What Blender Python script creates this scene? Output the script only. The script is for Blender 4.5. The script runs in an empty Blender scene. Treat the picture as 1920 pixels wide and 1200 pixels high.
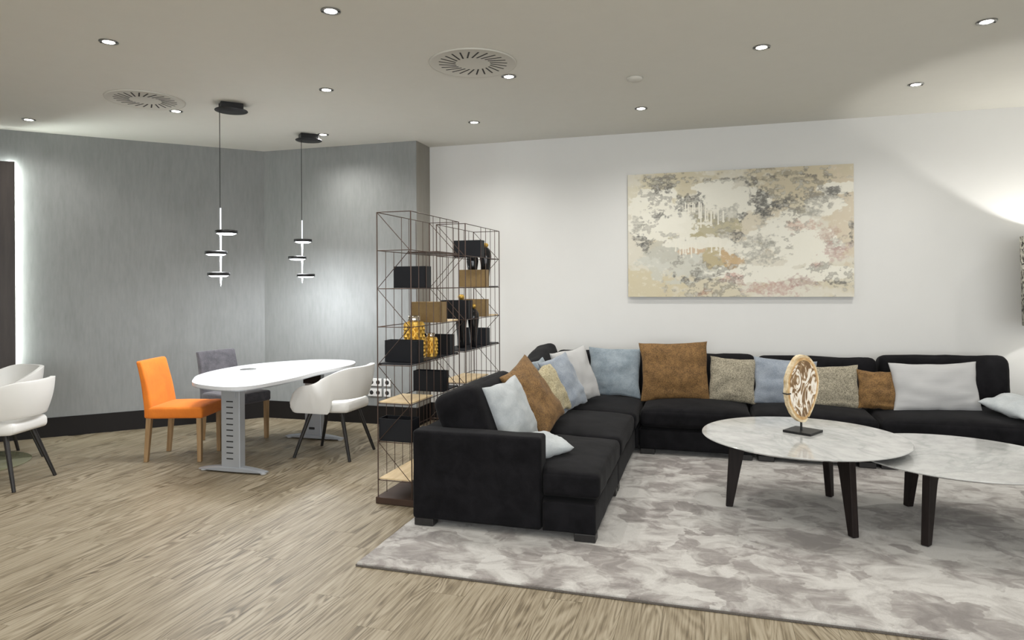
import bpy, bmesh, math, random
import numpy as np
from mathutils import Vector, Matrix, noise
random.seed(7)
PI = math.pi
SC = bpy.context.scene
COL = SC.collection

# ------------------------------------------------------------------ camera, world, big lights, exposure
cam_d = bpy.data.cameras.new('camera'); cam = bpy.data.objects.new('camera', cam_d); COL.objects.link(cam)
cam.matrix_world = Matrix.Translation((0, 0, 1.5)) @ Matrix.Rotation(PI/2, 4, 'X') @ Matrix.Rotation(-.0054, 4, 'Z')
cam_d.sensor_width = 36; cam_d.lens = 23.6; cam_d.shift_y = -0.03406; cam_d.shift_x = .00018
cam_d.clip_start = .05; SC.camera = cam
SC.view_settings.view_transform = 'Standard'; SC.view_settings.look = 'None'
SC.view_settings.gamma = 1.0; SC.view_settings.use_curve_mapping = False
SC.view_settings.exposure = 0.0
w = bpy.data.worlds.new('world'); SC.world = w; w.use_nodes = True
w.node_tree.nodes['Background'].inputs[0].default_value = (.75, .85, 1, 1)
w.node_tree.nodes['Background'].inputs[1].default_value = .6
def light(name, kind, loc, power, color=(1, 1, 1), size=.05, parent=None, **kw):
    d = bpy.data.lights.new(name, kind); d.energy = power; d.color = color
    if kind in ('POINT', 'SPOT'): d.shadow_soft_size = size
    for k, v in kw.items(): setattr(d, k, v)
    o = bpy.data.objects.new(name, d); COL.objects.link(o); o.location = loc
    if parent: o.parent = parent
    return o
# added fill light behind the camera, set at an invented shop window
wl = light('window_daylight', 'AREA', (0.2, -3.55, 1.6), 330, (.96, .985, 1), shape='RECTANGLE')
wl.data.size = 9.0; wl.data.size_y = 2.5; wl.rotation_euler = (PI/2, 0, 0)
SPOT_W = 62

# ------------------------------------------------------------------ materials
def mat(name, color=(.5, .5, .5), rough=.5, metal=0, **kw):
    m = bpy.data.materials.new(name); m.use_nodes = True
    b = m.node_tree.nodes['Principled BSDF']
    b.inputs['Base Color'].default_value = (*color, 1); b.inputs['Roughness'].default_value = rough
    b.inputs['Metallic'].default_value = metal
    for k, v in kw.items():
        b.inputs[k].default_value = v
    return m
def nodes(m):
    nt = m.node_tree; return nt, nt.nodes['Principled BSDF']
def nd(nt, typ, **kw):
    n = nt.nodes.new(typ)
    for k, v in kw.items():
        if k in n.inputs.keys(): n.inputs[k].default_value = v
        else: setattr(n, k, v)
    return n
def ramp(nt, stops):
    r = nt.nodes.new('ShaderNodeValToRGB'); e = r.color_ramp.elements
    e[0].position, e[0].color = stops[0][0], (*stops[0][1], 1)
    e[1].position, e[1].color = stops[-1][0], (*stops[-1][1], 1)
    for p, c in stops[1:-1]:
        x = e.new(p); x.color = (*c, 1)
    return r
def coords(nt, scale=(1, 1, 1), rnd=False, rot=(0, 0, 0)):
    tc = nt.nodes.new('ShaderNodeTexCoord'); mp = nt.nodes.new('ShaderNodeMapping')
    mp.inputs['Scale'].default_value = scale; mp.inputs['Rotation'].default_value = rot
    nt.links.new(tc.outputs['Object'], mp.inputs['Vector'])
    if rnd:
        oi = nt.nodes.new('ShaderNodeObjectInfo'); mu = nt.nodes.new('ShaderNodeMath'); mu.operation = 'MULTIPLY'
        mu.inputs[1].default_value = 57.3; nt.links.new(oi.outputs['Random'], mu.inputs[0])
        cx = nt.nodes.new('ShaderNodeCombineXYZ')
        for i in range(3): nt.links.new(mu.outputs[0], cx.inputs[i])
        nt.links.new(cx.outputs[0], mp.inputs['Location'])
    return mp.outputs[0]
def bump(nt, b, height, strength=.2, dist=.005):
    bp = nd(nt, 'ShaderNodeBump', Strength=strength, Distance=dist)
    nt.links.new(height, bp.inputs['Height']); nt.links.new(bp.outputs[0], b.inputs['Normal'])
def noisy(name, c1, c2, scale=40, stretch=(1, 1, 1), rough=.6, bstr=.2, detail=4, lo=.35, hi=.65, bdist=.003, **kw):
    m = mat(name, c1, rough, **kw); nt, b = nodes(m)
    v = coords(nt, stretch)
    n = nd(nt, 'ShaderNodeTexNoise', Scale=scale, Detail=detail, Roughness=.6); nt.links.new(v, n.inputs['Vector'])
    r = ramp(nt, [(lo, c1), (hi, c2)]); nt.links.new(n.outputs[0], r.inputs[0]); nt.links.new(r.outputs[0], b.inputs['Base Color'])
    if bstr: bump(nt, b, n.outputs[0], bstr, bdist)
    return m
M = {}
M['ceiling'] = noisy('ceiling_paint', (.70, .69, .635), (.71, .70, .645), 8, rough=.85, bstr=.03)
M['white_wall'] = noisy('white_wall_paint', (.68, .678, .66), (.69, .688, .67), 3, rough=.8, bstr=.03)
# grey wallpaper with fine vertical streaks
def wallpaper():
    m = mat('grey_wallpaper', rough=.62); nt, b = nodes(m)
    v = coords(nt, (1, 1, .16)); v2 = coords(nt, (1, 1, .5))
    n = nd(nt, 'ShaderNodeTexNoise', Scale=38, Detail=6, Roughness=.65); nt.links.new(v, n.inputs['Vector'])
    n2 = nd(nt, 'ShaderNodeTexNoise', Scale=4.0, Detail=5); nt.links.new(v2, n2.inputs['Vector'])
    mx = nd(nt, 'ShaderNodeMix', data_type='FLOAT'); mx.inputs[0].default_value = .42
    nt.links.new(n.outputs[0], mx.inputs[2]); nt.links.new(n2.outputs[0], mx.inputs[3])
    r = ramp(nt, [(.32, (.205, .213, .209)), (.68, (.262, .271, .268))]); nt.links.new(mx.outputs[0], r.inputs[0])
    nt.links.new(r.outputs[0], b.inputs['Base Color']); bump(nt, b, n.outputs[0], .12, .002)
    return m
M['grey_wall'] = wallpaper()
M['return_wall'] = noisy('taupe_wall', (.25, .235, .205), (.28, .265, .235), 6, (1, 1, .3), rough=.7, bstr=.05)
M['baseboard'] = mat('dark_baseboard', (.008, .0065, .006), .55, **{'Specular IOR Level': .25})
# vinyl plank: long wood grain with loops, different in each plank
def plank_mat():
    m = mat('oak_plank', rough=.5); nt, b = nodes(m)
    v = coords(nt, (1, .12, 1), rnd=True)
    n0 = nd(nt, 'ShaderNodeTexNoise', Scale=5.5, Detail=2.0, Roughness=.45, Distortion=.5); nt.links.new(v, n0.inputs['Vector'])
    wv = nd(nt, 'ShaderNodeMath', operation='MULTIPLY'); wv.inputs[1].default_value = 120; nt.links.new(n0.outputs[0], wv.inputs[0])
    sn = nd(nt, 'ShaderNodeMath', operation='SINE'); nt.links.new(wv.outputs[0], sn.inputs[0])
    v3 = coords(nt, (1, .035, 1), rnd=True)
    n1 = nd(nt, 'ShaderNodeTexNoise', Scale=95, Detail=6, Roughness=.66); nt.links.new(v3, n1.inputs['Vector'])
    n2 = nd(nt, 'ShaderNodeTexNoise', Scale=9, Detail=3); nt.links.new(v, n2.inputs['Vector'])
    n4 = nd(nt, 'ShaderNodeTexNoise', Scale=4, Detail=2); nt.links.new(coords(nt, (1, .3, 1), rnd=True), n4.inputs['Vector'])
    # ring strength fades in and out along the plank
    r4 = ramp(nt, [(.40, (.05,)*3), (.62, (.75,)*3)]); nt.links.new(n4.outputs[0], r4.inputs[0])
    a1 = nd(nt, 'ShaderNodeMath', operation='MULTIPLY'); nt.links.new(sn.outputs[0], a1.inputs[0]); nt.links.new(r4.outputs[0], a1.inputs[1])
    a2 = nd(nt, 'ShaderNodeMath', operation='MULTIPLY_ADD'); nt.links.new(a1.outputs[0], a2.inputs[0]); a2.inputs[1].default_value = .17; nt.links.new(n1.outputs[0], a2.inputs[2])
    a3 = nd(nt, 'ShaderNodeMath', operation='MULTIPLY_ADD'); nt.links.new(n2.outputs[0], a3.inputs[0]); a3.inputs[1].default_value = .30; nt.links.new(a2.outputs[0], a3.inputs[2])
    oi = nt.nodes.new('ShaderNodeObjectInfo')
    a4 = nd(nt, 'ShaderNodeMath', operation='MULTIPLY_ADD'); nt.links.new(oi.outputs['Random'], a4.inputs[0]); a4.inputs[1].default_value = .03; nt.links.new(a3.outputs[0], a4.inputs[2])
    r = ramp(nt, [(.42, (.075, .055, .030)), (.57, (.165, .130, .080)), (.67, (.235, .194, .129)), (.84, (.315, .270, .195))])
    nt.links.new(a4.outputs[0], r.inputs[0]); nt.links.new(r.outputs[0], b.inputs['Base Color'])
    bump(nt, b, a2.outputs[0], .12, .001)
    return m
M['plank'] = plank_mat()
M['subfloor'] = mat('plank_joint', (.12, .095, .06), .7)
def rug_mat():
    m = mat('shaded_rug_pile', rough=.9); nt, b = nodes(m)
    b.inputs['Sheen Weight'].default_value = .35
    v = coords(nt, (1, 1.25, 1), rot=(0, 0, .5))
    n0 = nd(nt, 'ShaderNodeTexNoise', Scale=3.5, Detail=4, Roughness=.6); nt.links.new(v, n0.inputs['Vector'])
    mixv = nd(nt, 'ShaderNodeVectorMath', operation='MULTIPLY_ADD'); nt.links.new(n0.outputs['Color'], mixv.inputs[0])
    mixv.inputs[1].default_value = (.32, .32, .32); nt.links.new(v, mixv.inputs[2])
    vo = nd(nt, 'ShaderNodeTexVoronoi', Scale=4.4, feature='SMOOTH_F1'); vo.inputs['Smoothness'].default_value = .04
    nt.links.new(mixv.outputs[0], vo.inputs['Vector'])
    sp = nt.nodes.new('ShaderNodeSeparateColor'); nt.links.new(vo.outputs['Color'], sp.inputs[0])
    n1 = nd(nt, 'ShaderNodeTexNoise', Scale=4.8, Detail=7, Roughness=.64, Distortion=.9); nt.links.new(v, n1.inputs['Vector'])
    mx = nd(nt, 'ShaderNodeMix', data_type='FLOAT'); mx.inputs[0].default_value = .82
    nt.links.new(sp.outputs[0], mx.inputs[2]); nt.links.new(n1.outputs[0], mx.inputs[3])
    nb = nd(nt, 'ShaderNodeTexNoise', Scale=1.6, Detail=3, Roughness=.5); nt.links.new(v, nb.inputs['Vector'])
    ad = nd(nt, 'ShaderNodeMath', operation='MULTIPLY_ADD'); nt.links.new(nb.outputs[0], ad.inputs[0]); ad.inputs[1].default_value = .45; nt.links.new(mx.outputs[0], ad.inputs[2])
    r = ramp(nt, [(.55, (.175, .153, .139)), (.655, (.28, .253, .234)), (.735, (.43, .408, .382)), (.84, (.56, .542, .51))])
    nt.links.new(ad.outputs[0], r.inputs[0])
    n2 = nd(nt, 'ShaderNodeTexNoise', Scale=260, Detail=3, Roughness=.8); nt.links.new(v, n2.inputs['Vector'])
    r2 = ramp(nt, [(.3, (.72,)*3), (.7, (1.12,)*3)]); nt.links.new(n2.outputs[0], r2.inputs[0])
    ml = nd(nt, 'ShaderNodeMix', data_type='RGBA', blend_type='MULTIPLY'); ml.inputs[0].default_value = 1
    nt.links.new(r.outputs[0], ml.inputs[6]); nt.links.new(r2.outputs[0], ml.inputs[7])
    nt.links.new(ml.outputs[2], b.inputs['Base Color'])
    bump(nt, b, n2.outputs[0], .6, .006)
    return m
M['rug'] = rug_mat()
M['rug_back'] = noisy('rug_binding', (.06, .052, .045), (.12, .105, .092), 200, rough=.95, bstr=.5)
def velvet(name, c1, c2, scale=9, rough=.85, sheen=.5, fine=220, mix=.4, tint=(1, 1, 1)):
    m = mat(name, c1, rough); nt, b = nodes(m)
    b.inputs['Sheen Weight'].default_value = sheen; b.inputs['Sheen Roughness'].default_value = .4
    b.inputs['Sheen Tint'].default_value = (*tint, 1)
    v = coords(nt)
    n = nd(nt, 'ShaderNodeTexNoise', Scale=scale, Detail=5, Roughness=.6, Distortion=.4); nt.links.new(v, n.inputs['Vector'])
    n2 = nd(nt, 'ShaderNodeTexNoise', Scale=fine, Detail=2); nt.links.new(v, n2.inputs['Vector'])
    mx = nd(nt, 'ShaderNodeMix', data_type='FLOAT'); mx.inputs[0].default_value = mix
    nt.links.new(n.outputs[0], mx.inputs[2]); nt.links.new(n2.outputs[0], mx.inputs[3])
    r = ramp(nt, [(.38, c1), (.62, c2)]); nt.links.new(mx.outputs[0], r.inputs[0]); nt.links.new(r.outputs[0], b.inputs['Base Color'])
    bump(nt, b, n2.outputs[0], .25, .002)
    return m
M['black_velvet'] = velvet('black_velvet', (.0022, .0022, .0030), (.0075, .0072, .0088), 9, .85, .035, 300, .3)
M['black_velvet'].node_tree.nodes['Principled BSDF'].inputs['Specular IOR Level'].default_value = .15
M['brown_velvet'] = velvet('brown_velvet', (.085, .043, .012), (.235, .128, .042), 18, .85, .05, 130, .55)
M['blue_velvet'] = velvet('blue_velvet', (.15, .19, .22), (.27, .315, .35), 10, .8, .35, 160, .4)
M['bluegrey_velvet'] = velvet('bluegrey_velvet', (.17, .20, .245), (.285, .32, .365), 10, .8, .35, 160, .5)
M['tweed'] = velvet('olive_tweed', (.12, .105, .075), (.40, .36, .27), 60, .9, .15, 150, .65)
M['gold_tweed'] = velvet('gold_tweed', (.20, .165, .085), (.52, .46, .30), 60, .9, .15, 150, .65)
def striped(name, a, bcol, n):
    m = mat(name, a, .9); nt, b = nodes(m)
    v = coords(nt, (1, 1, 1), rot=(0, 0, 0))
    wv = nd(nt, 'ShaderNodeTexWave', Scale=n, Distortion=1.2, Detail=2, bands_direction='Y'); nt.links.new(v, wv.inputs['Vector'])
    r = ramp(nt, [(.2, a), (.8, bcol)]); nt.links.new(wv.outputs[0], r.inputs[0]); nt.links.new(r.outputs[0], b.inputs['Base Color'])
    n2 = nd(nt, 'ShaderNodeTexNoise', Scale=200, Detail=2); nt.links.new(v, n2.inputs['Vector'])
    bump(nt, b, n2.outputs[0], .25, .002)
    return m
M['grey_stripe'] = striped('pale_grey_stripe', (.40, .40, .40), (.445, .445, .445), 30)
M['pale_cloth'] = velvet('pale_blue_grey_cloth', (.33, .355, .37), (.42, .445, .455), 14, .9, .2, 200, .4)
M['orange'] = velvet('orange_cloth', (.60, .150, .010), (.70, .195, .015), 7, .85, .1, 200, .3)
M['grey_cloth'] = velvet('grey_cloth', (.045, .043, .05), (.095, .09, .10), 12, .85, .3, 160, .4)
M['leg_wood'] = noisy('beech_leg', (.24, .145, .065), (.36, .235, .12), 30, (1, 1, .1), rough=.45, bstr=.05)
M['cream'] = mat('cream_leather', (.74, .735, .71), .42, **{'Specular IOR Level': .4})
M['black_wood'] = noisy('black_stained_wood', (.009, .008, .008), (.016, .014, .013), 40, (1, 1, .1), rough=.4, bstr=.1)
M['wenge'] = noisy('wenge_wood', (.008, .0052, .0047), (.016, .011, .0095), 40, (1, 1, .08), rough=.55, bstr=.1, **{'Specular IOR Level': .2})
M['white_lam'] = mat('white_laminate', (.58, .59, .61), .3)
M['silver'] = noisy('silver_powder_coat', (.40, .42, .45), (.43, .45, .48), 300, rough=.42, bstr=.1, metallic=0) if False else mat('silver_powder_coat', (.38, .40, .43), .38, .35)
M['slot'] = mat('dark_slot', (.02, .02, .02), .7)
M['dark_panel'] = noisy('dark_brown_panel', (.030, .022, .018), (.045, .034, .028), 20, (1, 1, .1), rough=.5, bstr=.05)
M['copper'] = mat('bronze_brown_steel', (.075, .047, .036), .45, .6)
M['light_oak'] = noisy('light_oak_shelf', (.56, .41, .22), (.72, .56, .34), 16, (1, .15, 1), rough=.5, bstr=.05)
M['black_box'] = mat('matt_black_steel', (.0065, .0075, .0105), .55, **{'Specular IOR Level': .3})
M['gold_box'] = noisy('brushed_brass', (.25, .165, .07), (.29, .195, .085), 30, (1, 1, 1), rough=.5, bstr=.03, metal=.4) 
M['gold'] = mat('glazed_gold', (.66, .41, .085), .3, .65)
M['chrome'] = mat('smoky_chrome', (.50, .44, .36), .08, 1)
M['ceramic'] = mat('black_glaze', (.006, .006, .007), .08, 0)
M['black_metal'] = mat('black_metal', (.012, .012, .013), .4, .3)
M['white_plastic'] = mat('white_plastic', (.72, .72, .71), .35)
M['frame_white'] = mat('white_vent_metal', (.60, .585, .53), .6)
M['nickel'] = mat('satin_nickel', (.30, .30, .29), .3, .9)
M['olive_base'] = mat('polished_olive_plate', (.19, .19, .115), .12)
def marble():
    m = mat('white_marble', rough=.09); nt, b = nodes(m)
    v = coords(nt, (1, 1.6, 1), rot=(0, 0, .35))
    n = nd(nt, 'ShaderNodeTexNoise', Scale=2.0, Detail=7, Roughness=.55, Distortion=.9); nt.links.new(v, n.inputs['Vector'])
    r = ramp(nt, [(.36, (.48, .48, .47)), (.46, (.45, .455, .445)), (.50, (.385, .395, .385)), (.54, (.46, .46, .45)), (.66, (.51, .51, .50))])
    nt.links.new(n.outputs[0], r.inputs[0])
    n2 = nd(nt, 'ShaderNodeTexNoise', Scale=9, Detail=6, Roughness=.6); nt.links.new(v, n2.inputs['Vector'])
    r2 = ramp(nt, [(.35, (.86,)*3), (.6, (1.03,)*3)]); nt.links.new(n2.outputs[0], r2.inputs[0])
    ml = nd(nt, 'ShaderNodeMix', data_type='RGBA', blend_type='MULTIPLY'); ml.inputs[0].default_value = 1
    nt.links.new(r.outputs[0], ml.inputs[6]); nt.links.new(r2.outputs[0], ml.inputs[7]); nt.links.new(ml.outputs[2], b.inputs['Base Color'])
    return m
M['marble'] = marble()
def petrified():
    m = mat('petrified_wood', rough=.3); nt, b = nodes(m)
    v = coords(nt, (2.2, 1, 1))
    n = nd(nt, 'ShaderNodeTexNoise', Scale=5.5, Detail=3, Roughness=.5, Distortion=1.6); nt.links.new(v, n.inputs['Vector'])
    mu = nd(nt, 'ShaderNodeMath', operation='MULTIPLY'); mu.inputs[1].default_value = 34; nt.links.new(n.outputs[0], mu.inputs[0])
    sn = nd(nt, 'ShaderNodeMath', operation='SINE'); nt.links.new(mu.outputs[0], sn.inputs[0])
    n3 = nd(nt, 'ShaderNodeTexNoise', Scale=22, Detail=5); nt.links.new(v, n3.inputs['Vector'])
    a = nd(nt, 'ShaderNodeMath', operation='MULTIPLY_ADD'); nt.links.new(sn.outputs[0], a.inputs[0]); a.inputs[1].default_value = .3; nt.links.new(n3.outputs[0], a.inputs[2])
    r = ramp(nt, [(.2, (.17, .10, .05)), (.42, (.34, .225, .12)), (.55, (.68, .58, .46)), (.8, (.85, .80, .72))])
    nt.links.new(a.outputs[0], r.inputs[0]); nt.links.new(r.outputs[0], b.inputs['Base Color'])
    return m
M['stone_face'] = petrified()
M['bark'] = noisy('pale_bark', (.50, .36, .18), (.80, .69, .50), 25, (1, 1, 1), rough=.7, bstr=.5)
M['bark_ring'] = noisy('tan_bark_ring', (.44, .25, .09), (.66, .46, .24), 30, rough=.5, bstr=.2)
def emit(name, color, strength):
    m = mat(name, color, .5); nt, b = nodes(m)
    b.inputs['Emission Color'].default_value = (*color, 1); b.inputs['Emission Strength'].default_value = strength
    return m
M['bulb'] = emit('lit_bulb', (1, .97, .9), 28)
M['led'] = emit('cool_led_strip', (.93, 1, .96), 120)
M['diffuser'] = emit('lit_pendant_diffuser', (.92, .95, 1), 9)
M['rod_glow'] = emit('lit_acrylic_rod', (.90, .93, 1), .55)
def shade_mat():
    m = mat('foliage_print_shade', rough=.8); nt, b = nodes(m)
    v = coords(nt, (1, 1, .8))
    n = nd(nt, 'ShaderNodeTexNoise', Scale=16, Detail=3, Distortion=2.5); nt.links.new(v, n.inputs['Vector'])
    r = ramp(nt, [(.44, (.03, .028, .022)), (.50, (.16, .15, .12)), (.56, (.62, .60, .52))])
    nt.links.new(n.outputs[0], r.inputs[0]); nt.links.new(r.outputs[0], b.inputs['Base Color'])
    return m
M['shade'] = shade_mat()
M['glass'] = mat('window_glass', (1, 1, 1), 0, 0, **{'Transmission Weight': 1.0})

# ------------------------------------------------------------------ helpers
def link(name, me, m=None, parent=None):
    o = bpy.data.objects.new(name, me); COL.objects.link(o)
    if m is not None and len(me.materials) == 0: me.materials.append(m)
    if parent: o.parent = parent
    return o
def bobj(name, bm, m, parent=None, smooth=False):
    bmesh.ops.recalc_face_normals(bm, faces=bm.faces)
    me = bpy.data.meshes.new(name); bm.to_mesh(me); bm.free()
    if smooth: me.shade_smooth()
    return link(name, me, m, parent)
def tag(o, label, cat, group=None):
    o['label'] = label; o['category'] = cat
    if group: o['group'] = group
    return o
def struct(o): o['kind'] = 'structure'; return o
def thing(name, label, cat, loc=(0, 0, 0), rz=0, group=None):
    o = bpy.data.objects.new(name, None); COL.objects.link(o); o.location = loc; o.rotation_euler = (0, 0, rz)
    o.empty_display_size = .1
    return tag(o, label, cat, group)
def dup(root, label, loc=None, rz=None):
    def cp(o, par):
        c = o.copy(); COL.objects.link(c)
        if par: c.parent = par
        for ch in list(o.children): cp(ch, c)
        return c
    r = cp(root, None); r['label'] = label
    if loc is not None: r.location = loc
    if rz is not None: r.rotation_euler = (0, 0, rz)
    return r
def box(bm, c, s, bev=0, seg=2, rz=0):
    m = Matrix.Translation(c) @ Matrix.Rotation(rz, 4, 'Z') @ Matrix.Diagonal((*s, 1))
    r = bmesh.ops.create_cube(bm, size=1, matrix=m)
    if bev:
        es = list({e for v in r['verts'] for e in v.link_edges})
        bmesh.ops.bevel(bm, geom=es, offset=bev, segments=seg, affect='EDGES', profile=.5)
def bbox(name, c, s, m, parent=None, bev=0, rz=0, seg=2):
    bm = bmesh.new(); box(bm, c, s, bev, seg, rz); return bobj(name, bm, m, parent)
def tube(bm, a, b, r1, r2=None, n=8):
    a, b = Vector(a), Vector(b); d = b - a
    q = d.to_track_quat('Z', 'Y').to_matrix().to_4x4()
    bmesh.ops.create_cone(bm, cap_ends=True, segments=n, radius1=r1, radius2=r1 if r2 is None else r2, depth=d.length,
                          matrix=Matrix.Translation((a+b)/2) @ q)
def lathe(bm, prof, n=48, c=(0, 0, 0), closed=False):
    rings = []
    for r, z in prof:
        if r < 1e-6: rings.append([bm.verts.new((c[0], c[1], c[2]+z))])
        else: rings.append([bm.verts.new((c[0]+r*math.cos(2*PI*i/n), c[1]+r*math.sin(2*PI*i/n), c[2]+z)) for i in range(n)])
    pairs = list(zip(rings, rings[1:]))
    if closed: pairs.append((rings[-1], rings[0]))
    for A, B in pairs:
        for i in range(n):
            j = (i+1) % n
            if len(A) == 1 and len(B) == 1: continue
            if len(A) == 1: bm.faces.new((A[0], B[i], B[j]))
            elif len(B) == 1: bm.faces.new((A[i], A[j], B[0]))
            else: bm.faces.new((A[i], A[j], B[j], B[i]))
def prism(bm, pts, z0, z1, bev=0):
    lo = [bm.verts.new((x, y, z0)) for x, y in pts]; hi = [bm.verts.new((x, y, z1)) for x, y in pts]
    n = len(pts); bm.faces.new(lo[::-1]); top = bm.faces.new(hi)
    for i in range(n): bm.faces.new((lo[i], lo[(i+1) % n], hi[(i+1) % n], hi[i]))
    if bev: bmesh.ops.bevel(bm, geom=[e for e in bm.edges if abs(e.verts[0].co.z-e.verts[1].co.z) < 1e-6], offset=bev, segments=2, affect='EDGES')
def softbox(size, r, crown=0, n=9, nz=4, seed=0, wr=.004, squash=0, center=(0, 0, 0), wscale=5, xf=None):
    """upholstered box: rounded edges, domed top and bottom, slight creases"""
    a, b, c = [s/2 for s in size]
    def ax(h, k):
        f = [0, .1, .3, .6, 1]
        r_ = min(r, h*.98)
        L = [-h + r_*x for x in f]; R = [h - r_*x for x in f][::-1]
        mid = [(-h+r_) + (2*h-2*r_)*i/(k+1) for i in range(1, k+1)] if 2*h-2*r_ > .01 else []
        out = L + mid + R; out2 = [out[0]]
        for x in out[1:]:
            if x - out2[-1] > 1e-5: out2.append(x)
        return out2
    X, Y, Z = ax(a, n), ax(b, n), ax(c, nz)
    bm = bmesh.new(); cache = {}
    def V(x, y, z):
        k = (round(x, 5), round(y, 5), round(z, 5))
        if k in cache: return cache[k]
        p = Vector((x, y, z)); q = Vector((max(-a+r, min(a-r, x)), max(-b+r, min(b-r, y)), max(-c+r, min(c-r, z)))) if min(a, b, c) > r else \
            Vector((max(-a+r, min(a-r, x)), max(-b+r, min(b-r, y)), 0 if c <= r else max(-c+r, min(c-r, z))))
        d = p - q
        if d.length > 1e-6: p = q + d.normalized()*min(r, d.length if False else r)
        u, v = x/a, y/b
        dome = (1-u*u)**.6*(1-v*v)**.6 if abs(u) < 1 and abs(v) < 1 else 0
        p.z += crown*dome*(1 if z > 0 else -.25)*(abs(z)/c)
        s = noise.noise(Vector((x*wscale+seed*7.1, y*wscale+seed*3.3, z*wscale+seed)))
        s2 = noise.noise(Vector((x*wscale*3+seed*2.1, y*wscale*3-seed, z*wscale*3)))
        nrm = d.normalized() if d.length > 1e-6 else Vector((0, 0, 1 if z > 0 else -1))
        p += nrm*(s*wr + s2*wr*.4)
        if xf: p = xf(p, u, v, z/c)
        vv = bm.verts.new(p + Vector(center)); cache[k] = vv; return vv
    def face(P, Q, f):
        for i in range(len(P)-1):
            for j in range(len(Q)-1):
                vs = [f(P[i], Q[j]), f(P[i+1], Q[j]), f(P[i+1], Q[j+1]), f(P[i], Q[j+1])]
                if len(set(vs)) == 4:
                    try: bm.faces.new(vs)
                    except ValueError: pass
    for s in (-1, 1):
        face(X, Y, lambda x, y: V(x, y, s*c)); face(X, Z, lambda x, z: V(x, s*b, z)); face(Y, Z, lambda y, z: V(s*a, y, z))
    bmesh.ops.remove_doubles(bm, verts=bm.verts, dist=1e-5)
    return bm

# ------------------------------------------------------------------ room shell
H = 3.049
def wall(name, a, b, m, th=.12, z0=0, z1=H, off=(0, 0)):
    """vertical slab whose inner face runs a->b; thickness goes away from the room (left of a->b)"""
    a, b = Vector(a), Vector(b); d = (b-a).normalized(); n = Vector((-d.y, d.x))
    pts = [a, b, b+n*th, a+n*th]; c = a
    bm = bmesh.new(); prism(bm, [(p-c)[:] for p in pts], z0, z1)
    o = bobj(name, bm, m); o.location = (c.x, c.y, 0); return struct(o)
C1 = (-2.836, 7.703); C2 = (-1.015, 7.173); C3 = (-.915, 7.520)
L0 = (-7.8, 5.045)          # far end of the left wall, out of frame
def onW(x): return 7.520 - .2924*(x+.915)
W1 = (6.6, onW(6.6))
wall('wall_left', L0, C1, M['grey_wall'])
wall('wall_back_left', C1, C2, M['grey_wall'], th=.5)
wall('wall_return', (C2[0]+.0045, C2[1]+.003), (C3[0]+.003, C3[1]), M['return_wall'], th=.012)
SEAM = (-.018, onW(-.018))
wall('wall_back_corner', C3, SEAM, M['white_wall'])
wn = Vector((-.2806, -.9598))
sa = Vector(SEAM) + wn*.012; sb = Vector(W1) + wn*.012
wall('wall_back_right', tuple(sa), tuple(sb), M['white_wall'], th=.13)
wall('wall_right', W1, (6.6, -3.8), M['white_wall'])
wall('wall_side_left', (-7.8, -3.8), L0, M['white_wall'])
# rear wall (behind the camera) with an opening for the added window
wall('wall_rear', (6.6, -3.8), (4.9, -3.8), M['white_wall'])
wall('wall_rear', (-4.5, -3.8), (-7.8, -3.8), M['white_wall'])
wall('wall_rear', (4.9, -3.8), (-4.5, -3.8), M['white_wall'], z0=0, z1=.25)
wall('wall_rear', (4.9, -3.8), (-4.5, -3.8), M['white_wall'], z0=2.95, z1=H)
wf = thing('window_1', '', ''); del wf['label'], wf['category']; wf['kind'] = 'structure'; wf.location = (.2, -3.86, 0)  # unseen window, added to go with the fill light
for i in range(6): bbox('window_frame', (-4.7+i*1.88, 0, 1.6), (.07, .06, 2.7), M['black_metal'], wf)
for z in (.285, 2.915): bbox('window_frame', (0, .0, z), (9.4, .055, .07), M['black_metal'], wf)
for i in range(5): bbox('pane', (-4.7+1.88*(i+.5), 0, 1.6), (1.80, .012, 2.55), M['glass'], wf)
bm = bmesh.new(); prism(bm, [(-8.0, -4), (6.8, -4), (6.8, 5.5), (-.9, 7.75), (-2.85, 8.2), (-8.0, 5.3)], H, H+.1)
struct(bobj('ceiling', bm, M['ceiling']))
bm = bmesh.new(); prism(bm, [(-8.0, -4), (6.8, -4), (6.8, 5.5), (-.9, 7.75), (-2.85, 8.2), (-8.0, 5.3)], -.1, -.004)
floor = struct(bobj('floor', bm, M['subfloor']))
# baseboards: tall dark boards in front of the walls
def baseboard(name, a, b, h=.195, t=.014, z0=0.0):
    a, b = Vector(a), Vector(b); d = (b-a).normalized(); n = Vector((d.y, -d.x))
    bm = bmesh.new(); prism(bm, [(p-a)[:] for p in (a, b, b+n*t, a+n*t)][::1], z0, h, .002)
    o = bobj(name, bm, M['baseboard']); o.location = (a.x, a.y, 0); return struct(o)
baseboard('baseboard_left', L0, C1)
baseboard('baseboard_back', C1, C2)
baseboard('baseboard_return', C2, C3)
baseboard('baseboard_right', C3, SEAM)
baseboard('baseboard_right_far', tuple(sa), (4.9, onW(4.9)-.0124))

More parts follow.
